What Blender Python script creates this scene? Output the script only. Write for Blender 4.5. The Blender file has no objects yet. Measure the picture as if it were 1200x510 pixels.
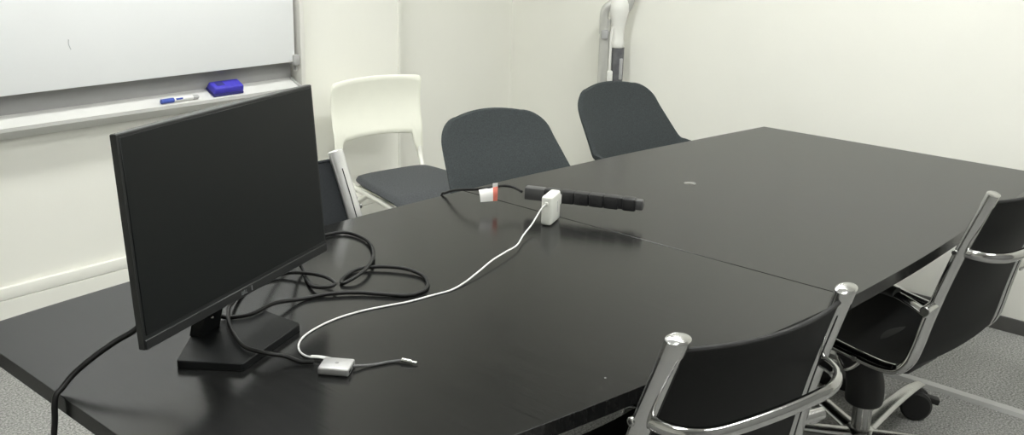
import bpy, bmesh, math, random
from mathutils import Vector, Matrix, Euler
random.seed(4)
R = math.radians
scene = bpy.context.scene
COL = scene.collection

# ------------------------------------------------------------------ materials
def mat(name, col, rough=.5, metal=0.0, spec=.5, noise=None, bump=None, emit=None, coat=0.0):
    m = bpy.data.materials.new(name); m.use_nodes = True
    nt = m.node_tree; b = nt.nodes['Principled BSDF']
    b.inputs['Base Color'].default_value = (*col, 1)
    b.inputs['Roughness'].default_value = rough
    b.inputs['Metallic'].default_value = metal
    b.inputs['Specular IOR Level'].default_value = spec
    b.inputs['Coat Weight'].default_value = coat
    if noise or bump:
        tc = nt.nodes.new('ShaderNodeTexCoord')
    if noise:                                   # (scale, amount, (stretch))
        sc, amt = noise[0], noise[1]
        st = noise[2] if len(noise) > 2 else (1, 1, 1)
        mp = nt.nodes.new('ShaderNodeMapping'); mp.inputs['Scale'].default_value = st
        nt.links.new(tc.outputs['Object'], mp.inputs['Vector'])
        n = nt.nodes.new('ShaderNodeTexNoise'); n.inputs['Scale'].default_value = sc
        n.inputs['Detail'].default_value = 6
        nt.links.new(mp.outputs['Vector'], n.inputs['Vector'])
        r = nt.nodes.new('ShaderNodeValToRGB')
        r.color_ramp.elements[0].position = .3; r.color_ramp.elements[1].position = .7
        r.color_ramp.elements[0].color = (*[max(0, c * (1 - amt)) for c in col], 1)
        r.color_ramp.elements[1].color = (*[min(1, c * (1 + amt)) for c in col], 1)
        nt.links.new(n.outputs['Fac'], r.inputs['Fac'])
        nt.links.new(r.outputs['Color'], b.inputs['Base Color'])
    if bump:                                    # (scale, strength, distance, (stretch))
        st = bump[3] if len(bump) > 3 else (1, 1, 1)
        mp2 = nt.nodes.new('ShaderNodeMapping'); mp2.inputs['Scale'].default_value = st
        nt.links.new(tc.outputs['Object'], mp2.inputs['Vector'])
        n2 = nt.nodes.new('ShaderNodeTexNoise'); n2.inputs['Scale'].default_value = bump[0]
        n2.inputs['Detail'].default_value = 4
        nt.links.new(mp2.outputs['Vector'], n2.inputs['Vector'])
        bp = nt.nodes.new('ShaderNodeBump'); bp.inputs['Strength'].default_value = bump[1]
        bp.inputs['Distance'].default_value = bump[2]
        nt.links.new(n2.outputs['Fac'], bp.inputs['Height'])
        nt.links.new(bp.outputs['Normal'], b.inputs['Normal'])
    if emit:
        b.inputs['Emission Color'].default_value = (*emit[0], 1)
        b.inputs['Emission Strength'].default_value = emit[1]
    return m

M = {}
M['wall'] = mat('wall_paint', (.865, .862, .80), .85, spec=.2, noise=(3, .012), bump=(180, .12, .002))
M['unseen_grey'] = mat('unseen_wall_grey', (.27, .27, .265), .6, noise=(6, .03))  # for the unseen right wall; grey picked to darken chrome reflections and fill
M['ceiling'] = mat('ceiling_board', (.82, .82, .79), .9, spec=.2, noise=(40, .03))
M['trim'] = mat('white_trim', (.865, .862, .80), .6, noise=(5, .01))
M['darkbase'] = mat('grey_vinyl_skirting', (.085, .083, .08), .55, noise=(20, .08))
M['board'] = mat('whiteboard_enamel', (.90, .915, .92), .3, noise=(4, .01))
M['boardframe'] = mat('board_frame_white', (.82, .81, .76), .45, noise=(10, .01))
M['cover'] = mat('pale_grey_pvc', (.50, .50, .49), .5, noise=(20, .03))
M['tray'] = mat('tray_white', (.675, .675, .655), .5, noise=(10, .01))
M['boardback'] = mat('board_back_shaded_grey', (.36, .36, .355), .6, noise=(10, .03))  # grey backing, darkened further for the shade below the panel
M['clip'] = mat('grey_plastic', (.42, .42, .41), .5, noise=(30, .05))
M['blue'] = mat('blue_plastic', (.06, .05, .48), .45, noise=(60, .12))
M['bluedark'] = mat('dark_blue_felt', (.035, .035, .20), .8, noise=(90, .2))
M['capblue'] = mat('marker_blue', (.05, .09, .40), .4, noise=(60, .08))
M['monblack'] = mat('monitor_black_plastic', (.006, .0068, .0072), .52, spec=.25, noise=(200, .1))
M['screen'] = mat('monitor_screen', (.0052, .0066, .0068), .40, spec=.28, noise=(2, .05))
M['bezel'] = mat('monitor_bezel', (.010, .011, .0115), .4, noise=(200, .1))
M['logo'] = mat('logo_grey', (.16, .17, .17), .4, noise=(100, .05))
M['cable'] = mat('black_cable_rubber', (.009, .009, .009), .48, spec=.3, noise=(60, .1))
M['whitecable'] = mat('white_cable_rubber', (.80, .80, .78), .45, noise=(60, .02))
M['whiteplastic'] = mat('white_charger_plastic', (.82, .83, .77), .3, noise=(40, .01))
M['alu'] = mat('brushed_aluminium', (.50, .50, .50), .42, metal=.75, noise=(120, .05, (1, 12, 1)))
M['aludark'] = mat('aluminium_mark', (.28, .28, .28), .4, metal=.6, noise=(120, .05))
M['braid'] = mat('braided_cable', (.14, .14, .14), .7, noise=(900, .7), bump=(1500, .8, .001))
M['strip'] = mat('strip_black_plastic', (.022, .022, .023), .4, noise=(120, .15))
M['stripgrey'] = mat('strip_grey_plastic', (.075, .075, .076), .35, noise=(120, .08))
M['tag'] = mat('paper_tag', (.83, .82, .80), .6, noise=(60, .02))
M['tagred'] = mat('paper_tag_red', (.66, .18, .13), .6, noise=(60, .05))
M['chrome'] = mat('chrome', (.50, .50, .495), .14, metal=1.0, noise=(15, .03))
M['chromesoft'] = mat('polished_aluminium', (.50, .50, .49), .26, metal=1.0, noise=(40, .04))
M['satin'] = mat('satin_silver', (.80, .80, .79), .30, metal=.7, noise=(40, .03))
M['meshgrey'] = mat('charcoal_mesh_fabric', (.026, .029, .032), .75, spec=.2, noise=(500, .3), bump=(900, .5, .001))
M['mesh'] = mat('black_mesh_fabric', (.0105, .011, .011), .66, spec=.2, noise=(700, .45), bump=(900, .5, .001))
M['meshedge'] = mat('mesh_edge_welt', (.016, .016, .016), .7, noise=(800, .5), bump=(600, .8, .001))
M['fabric'] = mat('charcoal_fabric', (.038, .044, .046), .88, spec=.25, noise=(220, .22), bump=(700, .35, .001))
M['navy'] = mat('navy_seat_fabric', (.078, .083, .088), .9, spec=.2, noise=(220, .25), bump=(700, .35, .001))
M['black'] = mat('black_plastic', (.012, .012, .012), .55, noise=(80, .1))
M['whitechair'] = mat('white_chair_plastic', (.93, .935, .82), .4, noise=(20, .01))
M['whitetube'] = mat('white_painted_tube', (.80, .80, .73), .35, noise=(20, .01))
M['vacwhite'] = mat('vacuum_white', (.82, .82, .78), .35, noise=(30, .01))
M['vacgrey'] = mat('vacuum_silver', (.56, .56, .53), .35, metal=.3, noise=(30, .03))
M['vacdark'] = mat('vacuum_dust_cup', (.13, .13, .14), .2, noise=(30, .2))
M['vacmid'] = mat('vacuum_cup_clear', (.42, .42, .42), .2, noise=(30, .1))
M['lamp'] = mat('lamp_diffuser', (.9, .9, .9), .6, emit=((.985, .995, .965), 31.0))
M['ink'] = mat('ink_smudge', (.55, .57, .58), .5, noise=(60, .1))

# carpet: loop pile in two greys
def carpet():
    m = bpy.data.materials.new('grey_loop_carpet'); m.use_nodes = True
    nt = m.node_tree; b = nt.nodes['Principled BSDF']; L = nt.links.new
    b.inputs['Roughness'].default_value = .95; b.inputs['Specular IOR Level'].default_value = .1
    tc = nt.nodes.new('ShaderNodeTexCoord')
    n = nt.nodes.new('ShaderNodeTexNoise'); n.inputs['Scale'].default_value = 150; n.inputs['Detail'].default_value = 5
    n.inputs['Roughness'].default_value = .75
    v = nt.nodes.new('ShaderNodeTexVoronoi'); v.inputs['Scale'].default_value = 190
    L(tc.outputs['Object'], n.inputs['Vector']); L(tc.outputs['Object'], v.inputs['Vector'])
    r = nt.nodes.new('ShaderNodeValToRGB')
    r.color_ramp.elements[0].position = .36; r.color_ramp.elements[0].color = (.135, .135, .13, 1)
    r.color_ramp.elements[1].position = .66; r.color_ramp.elements[1].color = (.55, .55, .53, 1)
    L(n.outputs['Fac'], r.inputs['Fac']); L(r.outputs['Color'], b.inputs['Base Color'])
    bp = nt.nodes.new('ShaderNodeBump'); bp.inputs['Strength'].default_value = .5; bp.inputs['Distance'].default_value = .004
    L(v.outputs['Distance'], bp.inputs['Height']); L(bp.outputs['Normal'], b.inputs['Normal'])
    return m
M['carpet'] = carpet()

# table veneer: black-stained wood, grain across the table, one pale ring mark
def veneer():
    m = bpy.data.materials.new('black_stained_veneer'); m.use_nodes = True
    nt = m.node_tree; b = nt.nodes['Principled BSDF']; L = nt.links.new
    tc = nt.nodes.new('ShaderNodeTexCoord')
    mp = nt.nodes.new('ShaderNodeMapping'); mp.inputs['Scale'].default_value = (26, 1.3, 8)
    L(tc.outputs['Object'], mp.inputs['Vector'])
    n = nt.nodes.new('ShaderNodeTexNoise'); n.inputs['Scale'].default_value = 4; n.inputs['Detail'].default_value = 7
    n.inputs['Roughness'].default_value = .65
    L(mp.outputs['Vector'], n.inputs['Vector'])
    r = nt.nodes.new('ShaderNodeValToRGB')
    r.color_ramp.elements[0].position = .3; r.color_ramp.elements[0].color = (.0075, .008, .008, 1)
    r.color_ramp.elements[1].position = .72; r.color_ramp.elements[1].color = (.0155, .0155, .015, 1)
    L(n.outputs['Fac'], r.inputs['Fac'])
    # pale crescent left by a cup, and a tiny speck
    def mask(x, y, rad, soft):
        vd = nt.nodes.new('ShaderNodeVectorMath'); vd.operation = 'DISTANCE'
        vd.inputs[1].default_value = (x, y, 0)
        mz = nt.nodes.new('ShaderNodeVectorMath'); mz.operation = 'MULTIPLY'; mz.inputs[1].default_value = (1, 1, 0)
        L(tc.outputs['Object'], mz.inputs[0]); L(mz.outputs['Vector'], vd.inputs[0])
        mr = nt.nodes.new('ShaderNodeMapRange'); mr.inputs['From Min'].default_value = rad
        mr.inputs['From Max'].default_value = rad - soft
        L(vd.outputs['Value'], mr.inputs['Value'])
        return mr.outputs['Result']
    a = mask(2.575, 1.50, .021, .006); c = mask(2.558, 1.493, .020, .008)
    sub = nt.nodes.new('ShaderNodeMath'); sub.operation = 'SUBTRACT'; sub.use_clamp = True
    L(a, sub.inputs[0]); L(c, sub.inputs[1])
    s2 = mask(1.333, .918, .0022, .001)
    ad = nt.nodes.new('ShaderNodeMath'); ad.operation = 'ADD'; ad.use_clamp = True
    L(sub.outputs[0], ad.inputs[0]); L(s2, ad.inputs[1])
    mx = nt.nodes.new('ShaderNodeMix'); mx.data_type = 'RGBA'
    L(ad.outputs[0], mx.inputs['Factor']); L(r.outputs['Color'], mx.inputs['A'])
    mx.inputs['B'].default_value = (.16, .16, .15, 1)
    L(mx.outputs['Result'], b.inputs['Base Color'])
    rr = nt.nodes.new('ShaderNodeMapRange'); rr.inputs['To Min'].default_value = .16; rr.inputs['To Max'].default_value = .23
    L(n.outputs['Fac'], rr.inputs['Value']); L(rr.outputs['Result'], b.inputs['Roughness'])
    bp = nt.nodes.new('ShaderNodeBump'); bp.inputs['Strength'].default_value = .12; bp.inputs['Distance'].default_value = .001
    L(n.outputs['Fac'], bp.inputs['Height']); L(bp.outputs['Normal'], b.inputs['Normal'])
    b.inputs['Specular IOR Level'].default_value = .26
    return m
M['veneer'] = veneer()
M['veneeredge'] = mat('black_edge_band', (.020, .020, .020), .4, noise=(30, .15, (1, 1, 6)))

# ------------------------------------------------------------------ mesh building
def catmull(pts, n=8, closed=False):
    P = [Vector(p) for p in pts]
    if len(P) < 3: return P
    out = []; N = len(P)
    for i in range(N if closed else N - 1):
        if closed: p0, p1, p2, p3 = P[i - 1], P[i], P[(i + 1) % N], P[(i + 2) % N]
        else:
            p1, p2 = P[i], P[i + 1]
            p0 = P[i - 1] if i else p1 + (p1 - p2)
            p3 = P[i + 2] if i + 2 < N else p2 + (p2 - p1)
        d1 = max((p1 - p0).length, 1e-6) ** .5; d2 = max((p2 - p1).length, 1e-6) ** .5; d3 = max((p3 - p2).length, 1e-6) ** .5
        m1 = ((p1 - p0) / d1 - (p2 - p0) / (d1 + d2) + (p2 - p1) / d2) * d2
        m2 = ((p2 - p1) / d2 - (p3 - p1) / (d2 + d3) + (p3 - p2) / d3) * d2
        for k in range(n):
            t = k / n; t2 = t * t; t3 = t2 * t
            out.append(p1 * (2*t3 - 3*t2 + 1) + m1 * (t3 - 2*t2 + t) + p2 * (-2*t3 + 3*t2) + m2 * (t3 - t2))
    if not closed: out.append(P[-1])
    return out

class MB:
    def __init__(s): s.v = []; s.f = []
    def add(s, v, f, mx=None):
        o = len(s.v)
        s.v += [(mx @ Vector(p)) if mx else Vector(p) for p in v]
        s.f += [tuple(i + o for i in q) for q in f]; return s
    def bm(s, b, mx=None):
        b.verts.ensure_lookup_table(); b.verts.index_update()
        s.add([v.co.copy() for v in b.verts], [[v.index for v in f.verts] for f in b.faces], mx); b.free(); return s
    def box(s, c, size, bev=0.0, seg=2, rot=None, taper=None):
        b = bmesh.new(); bmesh.ops.create_cube(b, size=1)
        for v in b.verts:
            v.co = Vector((v.co.x * size[0], v.co.y * size[1], v.co.z * size[2]))
            if taper and v.co.z > 0: v.co.x *= taper[0]; v.co.y *= taper[1]
        if bev: bmesh.ops.bevel(b, geom=list(b.edges), offset=bev, segments=seg, profile=.5, affect='EDGES')
        mx = Matrix.Translation(c)
        if rot is not None: mx = mx @ (rot.to_matrix().to_4x4() if isinstance(rot, Euler) else rot)
        return s.bm(b, mx)
    def tube(s, pts, r, smooth=8, seg=12, side=None, section=None, closed=False, rfun=None):
        """sweep; r = radius or (a, b); side = fixed lateral axis for flattened sections"""
        P = catmull(pts, smooth, closed) if smooth else [Vector(p) for p in pts]
        n = len(P); a, b_ = (r, r) if not isinstance(r, tuple) else r
        rings = []; up = None
        for i in range(n):
            if closed: t = (P[(i + 1) % n] - P[i - 1])
            else: t = P[min(i + 1, n - 1)] - P[max(i - 1, 0)]
            t.normalize()
            if side is not None:
                u = Vector(side); u = (u - t * u.dot(t)).normalized()
            else:
                if up is None: up = Vector((0, 0, 1)) if abs(t.z) < .9 else Vector((1, 0, 0))
                u = (up - t * up.dot(t))
                u.normalize(); up = u
            w = t.cross(u)
            k = rfun(i / (n - 1)) if rfun else 1
            ring = []
            for j in range(seg):
                an = 2 * math.pi * j / seg
                ring.append(P[i] + u * (a * k * math.cos(an)) + w * (b_ * k * math.sin(an)))
            rings.append(ring)
        v = [p for ring in rings for p in ring]; f = []
        for i in range(n if closed else n - 1):
            i2 = (i + 1) % n
            for j in range(seg):
                j2 = (j + 1) % seg
                f.append((i * seg + j, i * seg + j2, i2 * seg + j2, i2 * seg + j))
        if not closed:
            f.append(tuple(reversed(range(seg)))); f.append(tuple((n - 1) * seg + j for j in range(seg)))
        return s.add(v, f)
    def lathe(s, prof, c=(0, 0, 0), seg=24, mx=None):
        v = []; f = []
        for r, z in prof:
            for j in range(seg):
                an = 2 * math.pi * j / seg
                v.append(Vector((r * math.cos(an), r * math.sin(an), z)) + Vector(c) * (0 if mx else 1))
        n = len(prof)
        for i in range(n - 1):
            for j in range(seg):
                j2 = (j + 1) % seg
                f.append((i * seg + j, i * seg + j2, (i + 1) * seg + j2, (i + 1) * seg + j))
        f.append(tuple(reversed(range(seg)))); f.append(tuple((n - 1) * seg + j for j in range(seg)))
        return s.add(v, f, mx)
    def cyl(s, p0, p1, r0, r1=None, seg=20):
        p0, p1 = Vector(p0), Vector(p1); r1 = r0 if r1 is None else r1
        d = p1 - p0; q = Vector((0, 0, 1)).rotation_difference(d.normalized())
        e = min(r0, r1) * .15
        return s.lathe([(r0 - e, 0), (r0, e), (r1, d.length - e), (r1 - e, d.length)], seg=seg,
                       mx=Matrix.Translation(p0) @ q.to_matrix().to_4x4())
    def prism(s, outline, z0, z1, ch=0.0):
        """vertical extrusion of a convex-ish outline with chamfered rims"""
        n = len(outline); P = [Vector((x, y, 0)) for x, y in outline]
        def inset(d):
            o = []
            for i in range(n):
                a, b, c = P[i - 1], P[i], P[(i + 1) % n]
                e1 = (b - a).normalized(); e2 = (c - b).normalized()
                n1 = Vector((-e1.y, e1.x, 0)); n2 = Vector((-e2.y, e2.x, 0))
                m = n1 + n2; m = m / max(m.dot(n1), .2) if m.length > 1e-6 else n1
                o.append(b + m * d)
            return o
        rows = [(ch, z0), (0, z0 + ch), (0, z1 - ch), (ch, z1)] if ch else [(0, z0), (0, z1)]
        v = []; f = []
        for d, z in rows:
            for p in inset(d): v.append(Vector((p.x, p.y, z)))
        for k in range(len(rows) - 1):
            for i in range(n):
                j = (i + 1) % n
                f.append((k * n + i, k * n + j, (k + 1) * n + j, (k + 1) * n + i))
        f.append(tuple(reversed(range(n)))); f.append(tuple((len(rows) - 1) * n + i for i in range(n)))
        return s.add(v, f)
    def sheet(s, rows, th, norms=None):
        """closed slab around a grid of points; th = thickness"""
        n = len(rows); m = len(rows[0]); G = [[Vector(p) for p in r] for r in rows]
        N = [[None] * m for _ in range(n)]
        for i in range(n):
            for j in range(m):
                a = G[min(i + 1, n - 1)][j] - G[max(i - 1, 0)][j]
                b = G[i][min(j + 1, m - 1)] - G[i][max(j - 1, 0)]
                c = a.cross(b); N[i][j] = c.normalized() if c.length > 1e-12 else Vector((0, 0, 0))
        if norms: N = norms
        # degenerate normals borrow from a neighbour row
        for i in range(n):
            for j in range(m):
                if N[i][j].length < .5: N[i][j] = N[min(max(i, 1), n - 2)][min(max(j, 1), m - 2)]
        v = []
        for sgn in (.5, -.5):
            for i in range(n):
                for j in range(m):
                    v.append(G[i][j] + N[i][j] * th * sgn)
        f = []; o = n * m
        for i in range(n - 1):
            for j in range(m - 1):
                q = (i * m + j, (i + 1) * m + j, (i + 1) * m + j + 1, i * m + j + 1)
                f.append(q); f.append(tuple(o + k for k in reversed(q)))
        edge = [(0, j) for j in range(m)] + [(i, m - 1) for i in range(1, n)] + [(n - 1, j) for j in range(m - 2, -1, -1)] + [(i, 0) for i in range(n - 2, 0, -1)]
        E = [i * m + j for i, j in edge]
        # rounded rim: one mid row pushed outwards, square to the edge
        k = len(E); dirs = []; vote = 0
        for q in range(k):
            i, j = edge[q]; a, b_ = edge[q - 1], edge[(q + 1) % k]
            tn = G[b_[0]][b_[1]] - G[a[0]][a[1]]
            d = N[i][j].cross(tn); d = d.normalized() if d.length > 1e-12 else Vector()
            dirs.append(d); vote += d.dot(G[i][j] - G[n // 2][m // 2])
        sg = 1 if vote > 0 else -1
        cen = [G[i][j] + dirs[q] * (sg * th * .42) for q, (i, j) in enumerate(edge)]
        o2 = len(v); v += cen; k = len(E)
        for q in range(k):
            q2 = (q + 1) % k
            f.append((E[q2], o2 + q2, o2 + q, E[q])[::-1]); f.append((o2 + q2, o + E[q2], o + E[q], o2 + q)[::-1])
        return s.add(v, f)
    def build(s, name, material, parent=None, ang=38, loc=None):
        me = bpy.data.meshes.new(name)
        me.from_pydata([tuple(p) for p in s.v], [], s.f); me.update()
        b = bmesh.new(); b.from_mesh(me); bmesh.ops.recalc_face_normals(b, faces=b.faces); b.to_mesh(me); b.free()
        me.materials.append(material)
        for p in me.polygons: p.use_smooth = True
        me.set_sharp_from_angle(angle=R(ang))
        o = bpy.data.objects.new(name, me); COL.objects.link(o)
        if parent: o.parent = parent
        if loc is not None: o.location = loc
        return o

def tag(o, label=None, cat=None, group=None, kind=None):
    if label: o['label'] = label
    if cat: o['category'] = cat
    if group: o['group'] = group
    if kind: o['kind'] = kind
    return o
def thing(name, label, cat, loc=(0, 0, 0), rz=0, group=None):
    o = bpy.data.objects.new(name, None); COL.objects.link(o)
    o.empty_display_size = .1; o.location = loc; o.rotation_euler = (0, 0, rz)
    return tag(o, label, cat, group)
def copy_tree(o, parent=None):
    c = o.copy(); COL.objects.link(c)
    if parent: c.parent = parent
    for ch in list(o.children): copy_tree(ch, c)
    return c
def struct(name, mb, m):
    return tag(mb.build(name, m), kind='structure')

# ------------------------------------------------------------------ the room
X0, X1, Y0, Y1, YR, XS, H = -1.7, 3.92, -1.5, 3.30, 3.40, 3.04, 2.62
struct('floor', MB().box(((X0 + X1) / 2, (Y0 + YR) / 2, -.05), (X1 - X0 + .4, YR - Y0 + .4, .1)), M['carpet'])
struct('ceiling', MB().box(((X0 + X1) / 2, (Y0 + YR) / 2, H + .05), (X1 - X0 + .4, YR - Y0 + .4, .1)), M['ceiling'])
struct('wall_left', MB().box(((X0 + XS) / 2, Y1 + .1, H / 2), (XS - X0, .2, H), .004, 1), M['wall'])
struct('wall_recess', MB().box(((XS + X1 + .1) / 2, YR + .05, H / 2), (X1 + .1 - XS, .1, H)), M['wall'])
struct('wall_far', MB().box((X1 + .05, (Y0 + YR) / 2, H / 2), (.1, YR - Y0, H)), M['wall'])
struct('wall_near', MB().box((X0 - .05, (Y0 + YR) / 2, H / 2), (.1, YR - Y0 + .2, H)), M['wall'])
struct('wall_right', MB().box(((X0 + X1) / 2, Y0 - .05, H / 2), (X1 - X0 + .2, .1, H)), M['unseen_grey'])
struct('baseboard_far', MB().box((X1 - .004, (Y0 + YR) / 2, .029), (.008, YR - Y0, .058), .002, 1), M['darkbase'])
struct('baseboard_recess', MB().box(((XS + X1) / 2, YR - .004, .029), (X1 - XS - .02, .008, .058), .002, 1), M['darkbase'])
struct('baseboard_left', MB().box(((X0 + XS) / 2, Y1 - .004, .029), (XS - X0, .008, .058), .002, 1), M['darkbase'])
t = MB().box(((X0 + XS) / 2, Y1 - .0085, .2365), (XS - X0 - .01, .017, .041), .002, 2)
t.box(((X0 + XS) / 2, Y1 - .0085, .1365), (XS - X0 - .01, .017, .155), .0012, 1)
struct('trim_1', t, M['trim'])
struct('trim_2', MB().box((XS - .005, Y1 - .002, H / 2 + .13), (.014, .008, H - .27), .002, 1), M['trim'])

# ceiling lights: recessed twin fluorescent troffers
LIGHTS = [(1.62, 2.42), (2.75, 1.30), (.55, .40), (2.30, -.45)]
LN = ['nearest the whiteboard', 'over the far end of the table', 'over the camera side, near end', 'over the camera side, far end']
for (lx, ly), nm in zip(LIGHTS, LN):
    L = thing('ceiling_light', 'long white recessed ceiling lamp ' + nm, 'ceiling light', (lx, ly, H), 0, 'ceiling lamps')
    f = MB()
    for sx in (-1, 1): f.box((sx * .625, 0, -.008), (.02, .32, .016), .003, 1)
    for sy in (-1, 1): f.box((0, sy * .15, -.008), (1.25, .02, .016), .003, 1)
    f.build('lamp_frame', M['boardframe'], L)
    MB().box((0, 0, -.006), (1.22, .275, .010), .002, 1).build('diffuser', M['lamp'], L)

# ------------------------------------------------------------------ whiteboard
WB = thing('whiteboard', 'large white wall-mounted whiteboard with shaded grey lower strip and pen tray', 'whiteboard', (1.45, 3.30, .80))
def wl(x, y, z): return (x - 1.45, y - 3.30, z - .80)
BL, BR, BT = .42, 2.415, 1.86
MB().box(wl((BL + BR) / 2, 3.252, (.906 + BT) / 2), (BR - BL, .044, BT - .906), .004, 2).build('writing_panel', M['board'], WB)
MB().box(wl((BL + BR) / 2, 3.2935, 1.33), (BR - BL + .04, .012, 1.06), .002, 1).build('back_plate', M['boardback'], WB)
f = MB()
f.box(wl(2.451, 3.262, 1.34), (.022, .076, 1.10), .004, 2)
f.build('side_rail', M['boardframe'], WB)
MB().box(wl(.395, 3.262, 1.34), (.022, .076, 1.10), .004, 2).build('side_rail', M['boardframe'], WB)
MB().box(wl(1.43, 3.262, 1.878), (2.04, .076, .03), .004, 2).build('top_rail', M['boardframe'], WB)
# tray: shallow slope towards the room with thin front lip
tr = MB()
pr = [(3.296, .838), (3.296, .752), (3.221, .7925), (3.219, .8055), (3.224, .8055)]
v = []; xa, xb = .39, 2.425
for x in (xa, xb):
    for y, z in pr: v.append(Vector(wl(x, y, z)))
n = len(pr)
tr.add(v, [tuple(range(n)), tuple(reversed(range(n, 2 * n)))] + [(i, n + i, n + (i + 1) % n, (i + 1) % n) for i in range(n)])
tr.build('pen_tray', M['tray'], WB, ang=20)
for x in (.386, 2.428):
    e_ = MB().box(wl(x, 3.252, .806), (.010, .076, .040), .004, 2, rot=Euler((R(23), 0, 0)))
    tag(e_.build('tray_end_cap', M['clip'], WB), 'grey end cap')
MB().box(wl(2.416, 3.236, .914), (.026, .040, .042), .005, 2).build('panel_clip', M['clip'], WB)
MB().box(wl(2.423, 3.240, .885), (.009, .018, .03), .002, 1).build('panel_clip', M['clip'], WB)
MB().tube([wl(1.513, 3.2295, 1.068), wl(1.512, 3.2295, 1.052), wl(1.518, 3.2295, 1.034)], (.0014, .0006), 4, 8, side=(1, 0, 0)).build('ink_smudge', M['ink'], WB)

# marker on the tray
def tray_z(y): return .8055 + (y - 3.224) * (.838 - .8055) / (3.296 - 3.224)
mk = thing('marker_pen', 'white whiteboard marker with blue cap lying on the pen tray', 'marker', (1.905, 3.234, tray_z(3.234)), R(1))
rm = .0085
def along(p0, p1): return Vector((0, 0, 1)).rotation_difference((Vector(p1) - Vector(p0)).normalized()).to_matrix().to_4x4()
RX = Matrix.Rotation(R(90), 4, 'Y')
def pen(prof): return MB().lathe(prof, seg=18, mx=Matrix.Translation((0, 0, rm + .0012)) @ RX)
pen([(.0085, -.028), (.0085, .048), (.0075, .050)]).build('barrel', M['whitecable'], mk)
tag(pen([(.006, -.079), (.0088, -.077), (.0088, -.029), (.0080, -.028)]).build('cap', M['capblue'], mk), 'blue cap')
tag(pen([(.0075, .050), (.0082, .052), (.0082, .070), (.0055, .074)]).build('end_plug', M['vacmid'], mk), 'grey end plug')
tag(MB().box((-.008, -.0072, rm + .004), (.028, .003, .007), .001, 1).build('print', M['capblue'], mk), 'blue print')
# eraser
er = thing('whiteboard_eraser', 'blue plastic whiteboard eraser lying on the pen tray', 'eraser', (2.104, 3.256, tray_z(3.256)), R(0))
ex = Matrix.Rotation(R(24.3), 4, 'X')
b = MB()
out = []
ex0 = MB(); ex0.box((0, 0, .024), (.132, .056, .026), .006, 3, taper=(.94, .86)); ex0.v = [ex @ q for q in ex0.v]; ex0.build('body', M['blue'], er)
ex0 = MB(); ex0.box((0, 0, .0065), (.130, .058, .011), .003, 2); ex0.v = [ex @ q for q in ex0.v]
tag(ex0.build('felt_pad', M['bluedark'], er), 'dark blue felt')
ex0 = MB(); ex0.box((-.028, .002, .0372), (.034, .024, .0012), .0004, 1); ex0.v = [ex @ q for q in ex0.v]
tag(ex0.build('sticker', M['bluedark'], er), 'dark sticker')

# ------------------------------------------------------------------ table
LE = [(.651, 1.910), (.80, 1.924), (.998, 1.936), (1.25, 1.944), (1.50, 1.947), (1.709, 1.943), (2.021, 1.926), (2.25, 1.910), (2.46, 1.887), (2.66, 1.866), (2.856, 1.840), (3.05, 1.811), (3.23, 1.783), (3.37, 1.760), (3.512, 1.737)]
RE = [(.651, 1.010), (.85, .953), (1.073, .905), (1.22, .876), (1.368, .850), (1.60, .811), (1.83, .778), (2.021, .757), (2.20, .746), (2.40, .737), (2.631, .733), (2.85, .729), (3.10, .728), (3.30, .731), (3.523, .740)]
TBL = thing('conference_table', 'long boat-shaped black wooden conference table with a seam across its middle', 'table', (0, 0, 0))
def smooth2(p): return [(q.x, q.y) for q in catmull([(x, y, 0) for x, y in p], 3)]
SX = 2.021
def half(pts, lo, hi): return [p for p in pts if lo - 1e-4 <= p[0] <= hi + 1e-4]
for lo, hi in ((.6, SX), (SX, 3.6)):
    l = smooth2(half(LE, lo, hi)); r = smooth2(half(RE, lo, hi))
    g = .0016
    if lo < 1: l[-1] = (SX - g, l[-1][1]); r[-1] = (SX - g, r[-1][1])
    else: l[0] = (SX + g, l[0][1]); r[0] = (SX + g, r[0][1])
    outline = r + l[::-1]
    MB().prism(outline, .690, .720, .0006).build('tabletop', M['veneer'], TBL, ang=25)
    def shrink(p, k): 
        cx = sum(q[0] for q in outline) / len(outline); cy = sum(q[1] for q in outline) / len(outline)
        return [(cx + (x - cx) * k, cy + (y - cy) * k) for x, y in p]
def pedestal(x, y0, y1):
    p = MB(); p.box((x, (y0 + y1) / 2, .37), (.06, y1 - y0, .64), .01, 2)
    p.box((x, (y0 + y1) / 2, .025), (.11, (y1 - y0) + .30, .05), .012, 2)
    return p.build('pedestal_leg', M['black'], TBL)
pedestal(.97, 1.25, 1.62); pedestal(3.05, 1.20, 1.48)
MB().box((2.01, 1.36, .63), (2.02, .03, .12), .005, 1).build('modesty_rail', M['black'], TBL)

# ------------------------------------------------------------------ monitor
MON = thing('computer_monitor', 'black flat screen computer monitor standing on near end of the table', 'monitor', (.9615, 1.480, .72), math.atan2(.349, .937))
OUT = [(-.079, -.061), (.112, -.058), (.142, .052), (.0145, .112), (-.115, .052)]
def round_poly(P, r, n=4):
    o = []
    for i in range(len(P)):
        a, b_, c = Vector(P[i - 1]), Vector(P[i]), Vector(P[(i + 1) % len(P)])
        p0 = b_ + (a - b_).normalized() * r; p1 = b_ + (c - b_).normalized() * r
        for k in range(n + 1):
            t_ = k / n; q_ = p0 * (1 - t_) ** 2 + b_ * 2 * t_ * (1 - t_) + p1 * t_ * t_; o.append((q_.x, q_.y))
    return o
MB().prism(round_poly(OUT, .006), 0, .015, .0015).build('stand_base', M['monblack'], MON, ang=25)
nk = MB(); v = []; NS = 8
for k in range(NS + 1):
    t_ = k / NS; z = .014 + .19 * t_; yc = .087 - .048 * t_; hw = .0285 - .003 * t_; hd = .0125
    v += [(.0105 - hw, yc - hd, z), (.0105 + hw, yc - hd, z), (.0105 + hw, yc + hd, z), (.0105 - hw, yc + hd, z)]
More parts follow.
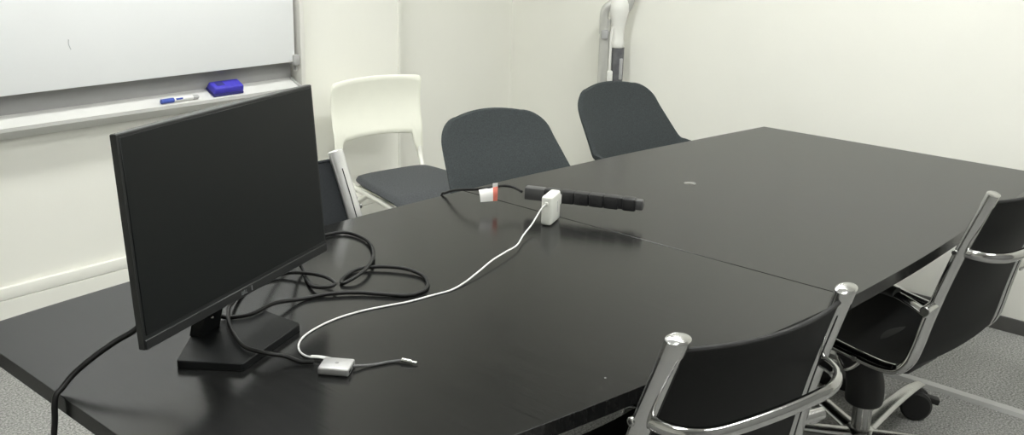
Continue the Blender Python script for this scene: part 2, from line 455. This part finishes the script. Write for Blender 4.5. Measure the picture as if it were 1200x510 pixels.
fc = [(3, 2, 1, 0), tuple(NS * 4 + i for i in range(4))]
for k in range(NS):
    for i in range(4): fc.append((k * 4 + i, k * 4 + (i + 1) % 4, k * 4 + 4 + (i + 1) % 4, k * 4 + 4 + i))
NK = nk.add(v, fc).build('stand_neck', M['monblack'], MON)
tag(MB().lathe([(.0028, 0), (.0036, .001), (.0026, .003), (.001, .004)], seg=14, mx=Matrix.Translation((.006, .0660, .0475)) @ Matrix.Rotation(R(90), 4, 'X')).build('screw', M['chrome'], NK), 'silver screw')
HEAD = Matrix.Translation((.0255, -.004, .0985)) @ Matrix.Rotation(R(.9), 4, 'Y') @ Matrix.Rotation(R(-4.7), 4, 'X')
def hb(mb): 
    mb.v = [HEAD @ p for p in mb.v]; return mb
W_, H_ = .554, .351
def arc_outline(w, y0, ye, ym, n=16):
    return [(-w / 2, y0), (w / 2, y0)] + [(w / 2 - w * k / n, ye + (ym - ye) * (1 - (1 - 2 * k / n) ** 2)) for k in range(n + 1)]
h = MB().prism(arc_outline(W_, 0, .012, .026), 0, H_, .0016)
h.box((0, .034, H_ / 2 - .03), (.34, .03, .20), .012, 3, taper=(.95, 1))
HB = hb(h).build('housing', M['bezel'], MON)
MB_ = MB().box((0, -.0004, H_ / 2 + .0085), (W_ - .012, .002, H_ - .029), .0006, 1)
tag(hb(MB_).build('screen', M['screen'], MON), 'dark switched-off screen')
hb(MB().box((0, -.0012, .009), (W_ - .002, .004, .0165), .001, 1)).build('lower_bezel', M['bezel'], MON)
# maker's mark on the lower bezel: D E L L with a tilted E, and a grey patch beside it
lg = MB(); lx0 = -.018; zc = .009; yf = -.0036
def stroke(x0, z0, x1, z1, w=.0009):
    d = Vector((x1 - x0, 0, z1 - z0)); L_ = d.length; a = math.atan2(d.z, d.x)
    lg.box(((x0 + x1) / 2, yf, zc + (z0 + z1) / 2), (L_ + w, .0006, w), 0, rot=Matrix.Rotation(-a, 4, 'Y'))
q = .0030
stroke(lx0 - .0050, -q, lx0 - .0050, q); stroke(lx0 - .0050, q, lx0 - .0026, q); stroke(lx0 - .0050, -q, lx0 - .0026, -q)
stroke(lx0 - .0026, q, lx0 - .0014, 0); stroke(lx0 - .0026, -q, lx0 - .0014, 0)
for k in (-q, 0, q): stroke(lx0 + .0000 + k * .15, k - .0012, lx0 + .0032 + k * .15, k + .0010)
stroke(lx0 - .0002, -q - .0008, lx0 + .0008, q - .0010)
for k in (.0046, .0090):
    stroke(lx0 + k, -q, lx0 + k, q); stroke(lx0 + k, -q, lx0 + k + .0030, -q)
tag(hb(lg).build('logo', M['logo'], MON), 'grey letter mark')
tag(hb(MB().box((.009, -.0034, .0095), (.0028, .0008, .0095), .0002, 1)).build('status_light', M['logo'], MON), 'small grey patch')

# ------------------------------------------------------------------ cables on the table
T = .72
ra = .0042
A = [(1.00, 1.556, .865), (.997, 1.585, .83), (.986, 1.603, .785), (.984, 1.593, .750), (.996, 1.578, .7412), (1.014, 1.565, .7412), (1.040, 1.557, .7415), (1.103, 1.572, .7405), (1.181, 1.581, T + .005), (1.232, 1.563, T + .006), (1.279, 1.528, T + .006), (1.311, 1.486, T + .005), (1.349, 1.441, T + ra), (1.385, 1.436, T + ra), (1.421, 1.457, T + ra), (1.449, 1.502, T + .005), (1.446, 1.555, T + .008), (1.416, 1.604, T + .008), (1.377, 1.632, T + .006), (1.336, 1.625, T + ra), (1.304, 1.606, T + ra), (1.296, 1.590, T + .005), (1.329, 1.587, T + .012), (1.388, 1.614, T + .014), (1.462, 1.681, T + .009), (1.520, 1.774, T + .006), (1.520, 1.856, T + .006), (1.462, 1.869, T + .008), (1.36, 1.83, T + .02), (1.22, 1.76, T + .06), (1.12, 1.67, T + .12), (1.08, 1.583, T + .16)]
tag(MB().tube(A, ra, 6, 10).build('power_cable', M['cable']), 'thick black cable in a wide loop beside the monitor on the table', 'cable')
B = [(1.010, 1.326, T + .0065), (.996, 1.345, T + .0055), (.982, 1.372, T + .012), (.962, 1.385, T + .0185), (.950, 1.405, T + .0215), (.943, 1.432, T + .022), (.955, 1.485, T + .0225), (.975, 1.535, T + .030), (1.000, 1.575, T + .032), (1.040, 1.630, T + .017), (1.118, 1.702, T + .006), (1.167, 1.726, T + ra), (1.221, 1.726, T + .006), (1.245, 1.713, T + .010), (1.268, 1.668, T + .014), (1.279, 1.626, T + .014), (1.271, 1.587, T + .013), (1.254, 1.576, T + .0145), (1.240, 1.585, T + .013), (1.235, 1.614, T + .008), (1.254, 1.660, T + .0055), (1.284, 1.715, T + .008), (1.275, 1.725, T + .03), (1.20, 1.66, T + .09), (1.12, 1.61, T + .12), (1.045, 1.568, T + .145)]
B_ = tag(MB().tube(B, .0040, 6, 10).build('video_cable', M['cable']), 'black cable curving over the monitor base into the silver hub', 'cable')
C_ = [(.884, 1.521, .89), (.868, 1.529, .864), (.835, 1.535, .832), (.784, 1.522, .802), (.748, 1.531, .786), (.706, 1.538, .765), (.677, 1.544, .745), (.655, 1.540, .7295), (.6445, 1.538, .7235), (.6395, 1.536, .708), (.6390, 1.540, .68), (.639, 1.556, .62), (.640, 1.56, .45), (.65, 1.54, .20), (.68, 1.50, .03), (.73, 1.47, .006), (.84, 1.46, .006)]
tag(MB().tube(C_, .0052, 6, 10).build('mains_cable', M['cable']), 'black cable hanging from the monitor over the near table edge to the floor', 'cable')

# silver hub
HX = thing('usb_hub', 'small silver adapter hub with two cables on the table', 'adapter', (1.0235, 1.2795, T), math.atan2(-.047, .032))
MB().box((0, 0, .0082), (.056, .046, .0145), .0035, 4).build('body', M['alu'], HX)
tag(MB().lathe([(.0035, 0), (.0035, .0004), (.0030, .0005)], (0.001, 0.001, .01535), 16).build('emblem', M['aludark'], HX), 'dark grey emblem')
for y_, w_ in ((-.012, .013), (.010, .009)):
    MB().box((.0279, y_, .0080), (.001, w_, .0055), .0003, 1).build('socket', M['black'], HX)
# braided lead with plug
BRD = [(1.046, 1.262, T + .007), (1.056, 1.258, T + .006), (1.066, 1.254, T + .004), (1.084, 1.245, T + .003), (1.107, 1.236, T + .003), (1.120, 1.228, T + .003), (1.128, 1.218, T + .005)]
bl = thing('braided_lead', 'short grey braided lead with silver plug beside the hub', 'cable', (1.066, 1.254, T))
def rel(p, o): return [Vector(q) - Vector(o) for q in p]
O_ = (1.066, 1.254, T)
MB().tube(rel(BRD, O_), .0026, 8, 10).build('braid', M['braid'], bl)
pd = (Vector((1.142, 1.186, T + .0045)) - Vector((1.128, 1.218, T + .0055)))
MB().tube(rel([(1.127, 1.2215, T + .0055), (1.1345, 1.204, T + .005)], O_), (.0034, .0050), 0, 16).build('plug_shell', M['chromesoft'], bl)
MB().tube(rel([(1.1345, 1.204, T + .005), (1.1385, 1.1945, T + .0047)], O_), (.0016, .0042), 0, 16).build('plug_tip', M['chrome'], bl)

# white charger
CH = thing('laptop_charger', 'square white laptop charger standing on its edge on the table', 'charger', (1.970, 1.558, T), math.atan2(.35, .94))
MB().box((0, 0, .0400), (.079, .029, .0785), .007, 4).build('body', M['whiteplastic'], CH)
MB().box((-.0395, 0, .060), (.006, .010, .010), .002, 2).build('cable_boss', M['whiteplastic'], CH)
tag(MB().box((.012, -.0146, .041), (.0016, .0008, .030), .0003, 1).build('wrap_slot', M['vacmid'], CH), 'grey slot')
MB().box((.0455, 0, .050), (.020, .024, .028), .003, 2).build('plug', M['whiteplastic'], CH)
Wc = [(1.932, 1.5445, .7795), (1.922, 1.548, .772), (1.902, 1.548, .755), (1.872, 1.540, .740), (1.811, 1.515, .733), (1.738, 1.476, .731), (1.685, 1.461, .733), (1.615, 1.444, .733), (1.548, 1.424, .729), (1.487, 1.408, .7245), (1.438, 1.401, .7225), (1.403, 1.406, T + .002), (1.381, 1.410, T + .002), (1.328, 1.419, T + .002), (1.283, 1.434, T + .002), (1.232, 1.450, T + .002), (1.173, 1.457, T + .002), (1.115, 1.450, T + .002), (1.068, 1.433, T + .002), (1.038, 1.408, T + .002), (1.023, 1.380, T + .002), (1.021, 1.354, T + .0035), (1.030, 1.338, T + .005)]
WC = thing('charging_cable', 'thin white charging cable running from the charger to the silver hub', 'cable', (1.40, 1.406, T))
O_ = (1.40, 1.406, T)
MB().tube(rel(Wc, O_), .0020, 8, 10).build('wire', M['whitecable'], WC)
MB().tube(rel([(1.0225, 1.350, T + .0045), (1.030, 1.336, T + .006), (1.0405, 1.3055, T + .007)], O_), (.0028, .0044), 4, 12).build('plug', M['whitecable'], WC)

# power strip held up by the charger plug
sl, sr = Vector((1.995, 1.672, .752)), Vector((2.119, 1.379, .750))
sd_ = (sr - sl).normalized(); SLEN = (sr - sl).length
PS = thing('power_strip', 'black power strip with square sockets beside the white charger', 'power strip', tuple(sl), math.atan2(sd_.y, sd_.x))
# local: +X along the strip, -Y faces the near end of the table (sockets), Z up
MB().box((.155, .0165, .0175), (.255, .024, .031), .003, 2).build('rail', M['strip'], PS)
MB().box((.028, .014, .0175), (.056, .030, .034), .0035, 2).build('cord_housing', M['stripgrey'], PS)
for k in range(5):
    xk = .0785 + k * .0405
    s_ = MB().box((xk, .0135, .0180), (.0385, .031, .0345), .0035, 2)
    so = s_.build('socket', M['strip'], PS)
    for dz in (-.006, .006): MB().box((xk, -.0022, .0180 + dz), (.009, .0008, .002), .0002, 1).build('slot', M['black'], so)
MB().box((.288, .0145, .0175), (.036, .030, .036), .006, 3).build('end_block', M['strip'], PS)
MB().box((SLEN - .004, .0145, .0185), (.022, .024, .028), .005, 2).build('end_cap', M['stripgrey'], PS)
CZ = [(1.999, 1.684, .771), (2.004, 1.724, .776), (1.985, 1.738, .780), (1.965, 1.740, .782), (1.938, 1.752, .780), (1.924, 1.785, .772), (1.920, 1.825, .764), (1.930, 1.868, .752), (1.940, 1.900, .740), (1.946, 1.924, .7285), (1.947, 1.9355, .7250), (1.947, 1.941, .714), (1.946, 1.944, .67), (1.931, 1.95, .45), (1.93, 1.955, .20), (1.93, 1.95, .02), (1.93, 1.91, .006), (1.93, 1.80, .006)]
cd = thing('strip_cord', 'black power strip cord arching to the table edge with a paper tag', 'cable', (1.931, 1.941, .712))
O_ = (1.931, 1.941, .712)
MB().tube(rel(CZ, O_), .0036, 6, 10).build('cord', M['cable'], cd)
def quadsheet(a, b_, c, d, th, nn=6, bow=.004):
    rows = []
    for i in range(nn + 1):
        u = i / nn; r_ = []
        for j in range(nn + 1):
            w = j / nn
            p = (a * (1 - w) + b_ * w) * (1 - u) + (d * (1 - w) + c * w) * u
            p = p + Vector((-.5, -.6, .6)) * (bow * math.sin(math.pi * u))
            r_.append(p)
        rows.append(r_)
    return MB().sheet(rows, th)
# tag hanging from the cord, with a red band on its right side
oT = Vector(O_)
ta, tb = Vector((1.915, 1.766, .776)), Vector((1.957, 1.735, .784))
tc_, td = Vector((1.950, 1.729, .746)), Vector((1.910, 1.754, .745))
tm, tn = tb + (ta - tb) * .26, tc_ + (td - tc_) * .26
tg_ = quadsheet(ta - oT, tm - oT, tn - oT, td - oT, .0006).build('paper_tag', M['tag'], cd)
tag(tg_, 'white paper tag')
tag(quadsheet(tm - oT, tb - oT, tc_ - oT, tn - oT, .0006).build('paper_tag_band', M['tagred'], tg_), 'red band')
tag(quadsheet(tm - oT + Vector((0, 0, .011)), tb - oT + Vector((0, 0, .010)), tb - oT, tm - oT, .0006, bow=0).build('paper_tag_fold', M['tag'], tg_), 'white fold')

# ------------------------------------------------------------------ chrome mesh chairs
def side_path(sd):
    pts = [(.198, 0, .900), (.2035, .025, .825), (.209, .049, .750), (.216, .075, .655), (.223, .097, .560), (.229, .113, .480), (.2325, .125, .440), (.234, .147, .412), (.235, .185, .402), (.235, .26, .405), (.235, .36, .416), (.235, .46, .430), (.235, .515, .433), (.235, .548, .422), (.235, .562, .396)]
    return [(sd * x, y, z) for x, y, z in pts]
def make_mesh_chair(name, label):
    t = thing(name, label, 'chair', group=None)
    for sd in (-1, 1):
        p = side_path(sd)
        fr = MB().tube(p, (.0245, .0135), 5, 20, side=(1, 0, 0)).build('side_frame', M['chrome'], t)
        # end cap, slightly domed, with the joint groove
        d = (Vector(p[0]) - Vector(p[1])).normalized(); c = Vector(p[0])
        cap = MB().tube([c - d * .028, c - d * .0265, c - d * .002, c + d * .002, c + d * .0045], (.0255, .0147), 0, 20, side=(1, 0, 0), rfun=lambda u: 1 if u < .8 else .80)
        cap.build('end_cap', M['chromesoft'], fr)
        q0 = c - d * .0275
        MB().tube([q0 - d * .0006, q0 + d * .0006], (.0252, .0142), 0, 20, side=(1, 0, 0)).build('joint_line', M['black'], fr)
        gp = catmull(p[:8], 5)
        gp = [g_ + Vector((-sd * .0125, -.0105, -.0035)) for g_ in gp[3:]]
        MB().tube(gp, .0018, 0, 8).build('groove', M['black'], fr)
        gf = [g_ + Vector((-sd * .006, .0115, .0037)) for g_ in catmull(p[:8], 5)[3:]]
        MB().tube(gf, .0020, 0, 8).build('groove', M['black'], fr)
        # screw at the joint on the outer face
        j = Vector(p[2])
        MB().cyl(j + Vector((sd * .020, .004, 0)), j + Vector((sd * .0275, .004, 0)), .0075).build('screw', M['chromesoft'], fr)
        MB().cyl(j + Vector((sd * .0275, .004, 0)), j + Vector((sd * .0282, .004, 0)), .0035).build('screw_socket', M['black'], fr)
        q = Vector(p[9]) + Vector((sd * .022, 0, 0))
        MB().cyl(q, q + Vector((sd * .006, 0, 0)), .007).build('screw', M['chromesoft'], fr)
    # bow behind the back joining the two side frames
    bow = [(-.207, .042, .748), (-.201, .016, .747), (-.184, -.012, .745), (-.150, -.032, .743), (-.08, -.041, .742), (.08, -.041, .742), (.150, -.032, .743), (.184, -.012, .745), (.201, .016, .747), (.207, .042, .748)]
    MB().tube(bow, (.0130, .0095), 6, 14, side=(0, 0, 1)).build('back_bow', M['chrome'], t)
    # cross tube whose ends stick out beyond the frames, and the two arm loops hung on it
    for sd in (-1, 1):
        MB().cyl((sd * .215, .088, .604), (sd * .285, .082, .602), .0125).build('arm_spacer', M['chromesoft'], t)
        ar = [(sd * .268, .080, .590), (sd * .268, .125, .606), (sd * .268, .18, .618), (sd * .268, .26, .618), (sd * .268, .36, .612), (sd * .268, .43, .600), (sd * .268, .465, .565), (sd * .262, .47, .51), (sd * .250, .46, .455), (sd * .236, .44, .432)]
        a = MB().tube(ar, (.0165, .0085), 6, 16, side=(1, 0, 0)).build('armrest', M['chrome'], t)
        pad = [(sd * .268, y, z + .004) for y, z in ((.165, .617), (.26, .619), (.36, .613), (.425, .602), (.462, .568), (.468, .52))]
        tag(MB().tube(pad, (.021, .0125), 6, 16, side=(1, 0, 0)).build('arm_pad', M['black'], a), 'black arm pad')
    # mesh back and seat
    rows = []
    path = catmull(side_path(1)[:7], 5)
    n = len(path)
    for i, p in enumerate(path):
        k = i / (n - 1); r_ = []
        sag = .030 * (1 - k * .6)
        if i == 0: p = p + (path[1] - path[0]) * .0
        for j in range(25):
            s = -1 + 2 * j / 24
            r_.append(Vector((s * (p.x - .014), p.y - sag * (1 - s * s), p.z - .018 - .004 * (1 - s * s) + (0 if i else -.004))))
        rows.append(r_)
    bk = MB().sheet(rows, .003).build('backrest', M['mesh'], t)
    top = [p + Vector((0, 0, .002)) for p in rows[0]]
    MB().tube(top, .0042, 0, 8).build('backrest_welt', M['meshedge'], bk)
    rows = []
    path = catmull(side_path(1)[6:13], 5); n = len(path)
    for i, p in enumerate(path):
        r_ = []
        for j in range(25):
            s = -1 + 2 * j / 24
            r_.append(Vector((s * (p.x - .014), p.y - .004 * (1 - s * s), p.z + .006 - .022 * (1 - s * s))))
        rows.append(r_)
    MB().sheet(rows, .003).build('seat', M['mesh'], t)
    # underframe
    u = MB()
    u.box((0, .31, .385), (.44, .05, .022), .006, 2); u.box((0, .31, .355), (.18, .24, .06), .018, 3); u.build('tilt_mechanism', M['black'], t)
    MB().tube([(-.028, .338, .172), (-.028, .338, .178), (-.028, .341, .235), (-.028, .368, .300), (-.028, .430, .350)], .052, 5, 24, side=(1, 0, 0), rfun=lambda u: .9 + .12 * math.sin(math.pi * min(u * 1.3, 1))).build('column_cover', M['black'], t)
    MB().lathe([(.0270, 0), (.0270, .115)], (-.028, .338, .07), 24).build('gas_column', M['chromesoft'], t)
    MB().tube([(-.185, .355, .378), (-.185, .347, .354), (-.185, .322, .328), (-.185, .287, .358), (-.185, .280, .378)], .0045, 5, 8).build('tilt_lever', M['chromesoft'], t)
    hub = MB().lathe([(.035, 0), (.045, .01), (.045, .034), (.034, .042)], (-.028, .338, .050), 24)
    hub.build('base_hub', M['chromesoft'], t)
    return t
def add_base(t, angs):
    c = Vector((-.028, .338, 0))
    for a in angs:
        d = Vector((math.cos(R(a)), math.sin(R(a)), 0)); sdv = Vector((-d.y, d.x, 0))
        rows = [c + d * r_ + Vector((0, 0, z)) for r_, z in ((.03, .076), (.10, .088), (.20, .104), (.31, .112), (.366, .108))]
        m = MB().tube(rows, (.024, .012), 5, 16, side=tuple(sdv), rfun=lambda u: 1.15 - .4 * u)
        m.build('base_arm', M['chromesoft'], t)
        e = c + d * .352
        ca = MB().cyl(e + Vector((0, 0, .05)), e + Vector((0, 0, .105)), .008)
        co = ca.build('caster_stem', M['black'], t)
        tw = Matrix.Rotation(R(-56), 3, 'Z'); td_ = tw @ d; ts = tw @ sdv
        for sgn in (-1, 1):
            w_ = MB().cyl(e + ts * (sgn * .007) + Vector((0, 0, .0482)), e + ts * (sgn * .031) + Vector((0, 0, .0482)), .048, seg=28)
            w_.build('caster_wheel', M['black'], co)
        hood = MB().box(tuple(e + td_ * .050 + Vector((0, 0, .066))), (.040, .030, .020), .005, 2, rot=Matrix.Rotation(math.atan2(td_.y, td_.x), 4, 'Z') @ Matrix.Rotation(R(12), 4, 'Y'))
        hood.build('caster_hood', M['black'], co)
    return t
R1 = make_mesh_chair('mesh_chair', 'chrome framed black mesh chair nearest the camera, its back to us')
add_base(R1, [36, 108, 180, 252, 324])
R1.location = (1.402, .657, 0); R1.rotation_euler = (0, 0, R(75.8 - 90))
def copy_without(o, skip): 
    c = o.copy(); COL.objects.link(c)
    for ch in list(o.children):
        if any(ch.name.startswith(k) for k in skip): continue
        copy_tree(ch, c)
    return c
R2 = copy_without(R1, ('base_arm', 'caster'))
tag(R2, 'chrome framed black mesh chair at right of the photo, further along the table', 'chair')
add_base(R2, [2, 74, 146, 218, 290])
R2.location = (2.62, .580, 0); R2.rotation_euler = (0, 0, R(82 - 90))
C3 = copy_tree(R1)
tag(C3, 'silver framed charcoal mesh chair half hidden behind the monitor', 'chair')
C3.location = (1.472, 2.051, 0); C3.rotation_euler = (0, 0, R(-85 - 90))
for ch in C3.children:                     # this chair is set a little lower on its gas column
    if not ch.name.startswith(('base_', 'caster', 'gas_column')): ch.location.z -= .03

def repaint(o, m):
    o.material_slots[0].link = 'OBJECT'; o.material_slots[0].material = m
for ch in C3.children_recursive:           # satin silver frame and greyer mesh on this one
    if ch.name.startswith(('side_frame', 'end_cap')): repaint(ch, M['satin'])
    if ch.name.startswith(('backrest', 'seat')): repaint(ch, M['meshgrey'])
for o in (R1, R2, C3): o['group'] = 'mesh chairs round the table'

# ------------------------------------------------------------------ upholstered shell chairs
def make_shell_chair(label):
    t = thing('shell_chair', label, 'chair')
    # profile from the front of the seat to the top of the back: (y, z, half width)
    prof = [(.53, .425, .225), (.50, .440, .240), (.42, .450, .250), (.30, .446, .258), (.19, .446, .262), (.11, .456, .262), (.065, .485, .260), (.035, .530, .257), (-.005, .600, .247), (-.050, .670, .235), (-.092, .730, .223), (-.118, .775, .214), (-.138, .812, .206)]
    sp = catmull([(y, z, w) for y, z, w in prof], 6)
    # arc length
    L = [0]
    for i in range(1, len(sp)): L.append(L[-1] + math.hypot(sp[i].x - sp[i-1].x, sp[i].y - sp[i-1].y))
    tot = L[-1]
    def sample(l):
        for i in range(1, len(L)):
            if L[i] >= l - 1e-9:
                k = (l - L[i-1]) / max(L[i] - L[i-1], 1e-9); return sp[i-1].lerp(sp[i], k)
        return sp[-1]
    rc, rf = .072, .06
    ls = [rf * (1 - math.cos(math.pi / 2 * k / 8)) for k in range(8)]
    ls += [rf + (tot - rf - rc) * k / 40 for k in range(41)]
    ls += [tot - rc + rc * math.sin(math.pi / 2 * k / 10) for k in range(1, 11)]
    def prof_at(l):
        if l <= tot: return sample(l)
        d = (sp[-1] - sp[-2]).normalized(); return sp[-1] + Vector((d.x, d.y, 0)) * ((l - tot) / max(math.hypot(d.x, d.y), 1e-6))
    lc = L[[i for i in range(len(sp)) if sp[i].y > .47 and sp[i].x < .15][0]]      # crook between seat and back
    def surf(l, x):
        p = prof_at(max(l, 0)); e = min((x / .24) ** 2, 1.3)
        k = min(max((p.y - .45) / .20, 0), 1); k = k * k * (3 - 2 * k)
        g = math.exp(-((l - lc + .03) / .13) ** 2)                                  # sides of the shell sweep up round the crook
        return Vector((x, p.x + k * .040 * e + g * .018 * e * e, p.y + (1 - k) * .014 * e + g * .075 * e * e))
    rows = []; norms = []
    for l in ls:
        w = sample(l).z
        if l < rf: w = w - rf + math.sqrt(max(rf * rf - (rf - l) ** 2, 0))
        if l > tot - rc: d = l - (tot - rc); w = w - rc + math.sqrt(max(rc * rc - d * d, 0))
        up = max(0, (l - tot + .16) / .16)
        r_ = []; n_ = []
        for j in range(33):
            s = -1 + 2 * j / 32
            x = s * w; l2 = l + .016 * up * up * (1 - s * s); h_ = .004
            r_.append(surf(l2, x))
            a_ = surf(l2 + h_, x) - surf(max(l2 - h_, 0), x); b2 = surf(l2, x + h_) - surf(l2, x - h_)
            n_.append(a_.cross(b2).normalized())
        rows.append(r_); norms.append(n_)
    MB().sheet(rows, .024, norms).build('shell', M['fabric'], t, ang=60)
    fr = MB()
    MB().box((0, .28, .420), (.30, .24, .016), .006, 2).build('seat_plate', M['black'], t)
    for sx in (-1, 1):
        for (y0, y1) in ((.38, .46), (.18, .02)):
            MB().tube([(sx * .13, (y0 * .7 + .06), .412), (sx * .17, y0, .405), (sx * .185, y0 * .6 + y1 * .4, .36), (sx * .215, y1, .0)], .011, 6, 12).build('leg', M['black'], t)
    return t
S1 = make_shell_chair('charcoal upholstered shell chair in front of the white chair at the table side')
S1.location = (2.512, 2.178, 0); S1.rotation_euler = (0, 0, R(-104 - 90))
S2 = copy_tree(S1)
tag(S2, 'charcoal upholstered shell chair in front of the vacuum cleaner at the table side', 'chair')
for o in (S1, S2): o['group'] = 'shell chairs along the table'
S2.location = (3.312, 2.222, 0); S2.rotation_euler = (0, 0, R(-98 - 90))

# ------------------------------------------------------------------ white stacking chair by the wall
WH = thing('stacking_chair', 'white plastic backed stacking chair with navy seat pad by the wall', 'chair', (2.681, 2.947, 0), R(-100 - 90))
rows = []
NB = 40
for i in range(NB + 1):
    s = -1 + 2 * i / NB
    a = abs(s)
    k = min(max((a - .80) / .10, 0), 1); k = k * k * (3 - 2 * k)
    zb = .592 - .010 * (a / .8) ** 2 * (1 - k) - k * .092
    zt = .832 - .010 * a ** 2 - (.010 * (max(a - .92, 0) / .08) ** 2)
    r_ = []
    for j in range(15):
        z = zb + (zt - zb) * j / 14
        x = s * (.208 + .004 * (z - .50) / .32)
        y = -.137 - .012 * (z - .50) / .32 + .032 * s * s - .016 * math.sin(math.pi * min(max((z - .60) / .23, 0), 1))
        r_.append(Vector((x, y, z)))
    rows.append(r_)
MB().sheet(rows, .009).build('backrest', M['whitechair'], WH, ang=60)
# seat pad
rows = []
for i in range(21):
    y = -.015 + .415 * i / 20; r_ = []
    u = i / 20
    for j in range(21):
        s = -1 + 2 * j / 20
        w = .170 + .045 * u - .012 * (2 * u - 1) ** 8
        z = .447 - .03 * max(u - .82, 0) ** 2 / .032 + .006 * (1 - s ** 4)
        r_.append(Vector((s * w, y, z)))
    rows.append(r_)
MB().sheet(rows, .030).build('seat_pad', M['navy'], WH, ang=60)
MB().box((0, .19, .423), (.37, .36, .016), .005, 2).build('seat_shell', M['whitechair'], WH)
for sd in (-1, 1):
    p = [(sd * .200, -.112, .520), (sd * .196, -.100, .480), (sd * .185, -.060, .435), (sd * .180, -.01, .418), (sd * .187, .12, .415), (sd * .200, .27, .413), (sd * .205, .335, .405), (sd * .21, .370, .375), (sd * .213, .385, .33), (sd * .222, .42, .0)]
    MB().tube(p, .011, 6, 14).build('side_frame', M['whitetube'], WH)
    MB().tube([(sd * .186, .10, .412), (sd * .195, .03, .36), (sd * .215, -.12, .0)], .011, 6, 14).build('rear_leg', M['whitetube'], WH)

# ------------------------------------------------------------------ vacuum cleaner leaning in front of the far wall
VC = thing('stick_vacuum', 'white and silver upright stick vacuum cleaner standing against the far wall', 'vacuum cleaner', (3.83, 2.70, 0), R(-52))
# local x runs across the view, y away
MB().tube([(-.036, 0, .05), (-.036, 0, .5), (-.035, 0, .80), (-.034, 0, 1.00), (-.032, 0, 1.03)], (.025, .016), 4, 18, side=(1, 0, 0)).build('spine', M['vacgrey'], VC)
MB().tube([(-.043, -.004, .96), (-.043, -.004, 1.045), (-.036, -.004, 1.075), (.0, -.004, 1.108), (.045, -.004, 1.150), (.075, -.004, 1.150), (.070, -.004, 1.10), (.040, -.004, 1.05)], (.017, .020), 6, 16, side=(0, 1, 0)).build('handle', M['vacgrey'], VC)
tag(MB().box((-.036, -.010, .958), (.034, .032, .045), .008, 2).build('handle_joint', M['vacmid'], VC), 'darker grey joint')
MB().lathe([(.027, .898), (.030, .903), (.030, .925), (.027, .932), (.028, .985), (.038, 1.03), (.046, 1.07), (.046, 1.10), (.030, 1.135)], (.026, -.002, 0), 24).build('motor_housing', M['vacwhite'], VC)
MB().tube([(-.006, -.012, .70), (-.006, -.012, .86), (-.004, -.012, .97), (.012, -.012, 1.02)], (.007, .010), 5, 12, side=(1, 0, 0)).build('side_cover', M['vacwhite'], VC)
tag(MB().lathe([(.026, .735), (.028, .745), (.029, .850), (.029, .898)], (.030, 0, 0), 24).build('dust_cup', M['vacdark'], VC), 'dark dust cup')
tag(MB().box((.045, -.020, .80), (.016, .020, .10), .004, 2).build('dust_cup_window', M['vacmid'], VC), 'grey window')
MB().lathe([(.014, .10), (.020, .14), (.022, .60), (.026, .735)], (.024, 0, 0), 20).build('lower_tube', M['vacwhite'], VC)
MB().box((-.004, -.02, .765), (.026, .03, .05), .006, 2).build('latch', M['vacwhite'], VC)
MB().box((0, -.03, .035), (.24, .11, .06), .02, 3, taper=(.9, .7)).build('floor_head', M['vacgrey'], VC)

# ------------------------------------------------------------------ floor cable cover
FC = MB()
v = []; pr = [(-.024, 0), (-.016, .012), (.016, .012), (.024, 0)]
for y in (1.30, -1.45):
    for x, z in pr: v.append((3.24 + x, y, z))
FC.add(v, [(3, 2, 1, 0), (4, 5, 6, 7)] + [(i, i + 1, 5 + i, 4 + i) for i in range(3)] + [(3, 0, 4, 7)])
tag(FC.build('cable_cover', M['cover'], ang=15), 'straight pale grey cable cover strip on the carpet floor', 'cable cover')

# ------------------------------------------------------------------ light, camera, colour
w = bpy.data.worlds.new('World'); scene.world = w; w.use_nodes = True
w.node_tree.nodes['Background'].inputs[0].default_value = (.9, .95, 1, 1)
w.node_tree.nodes['Background'].inputs[1].default_value = .2
cam = bpy.data.cameras.new('Camera'); co = bpy.data.objects.new('Camera', cam); COL.objects.link(co); scene.camera = co
right = Vector((.656988, -.753528, .023708)); down = Vector((-.183663, -.190473, -.964359)); fwd = Vector((.731187, .629218, -.263534))
mx = Matrix((right, -down, -fwd)).transposed().to_4x4(); mx.translation = (0, 0, 1.52)
co.matrix_world = mx
cam.sensor_fit = 'HORIZONTAL'; cam.sensor_width = 36; cam.lens = 1167.55 / 1200 * 36
cam.shift_y = -45 / 1200; cam.clip_start = .01; cam.clip_end = 50
vs = scene.view_settings
vs.view_transform = 'Standard'; vs.look = 'None'; vs.exposure = 0.0; vs.gamma = 1; vs.use_curve_mapping = False
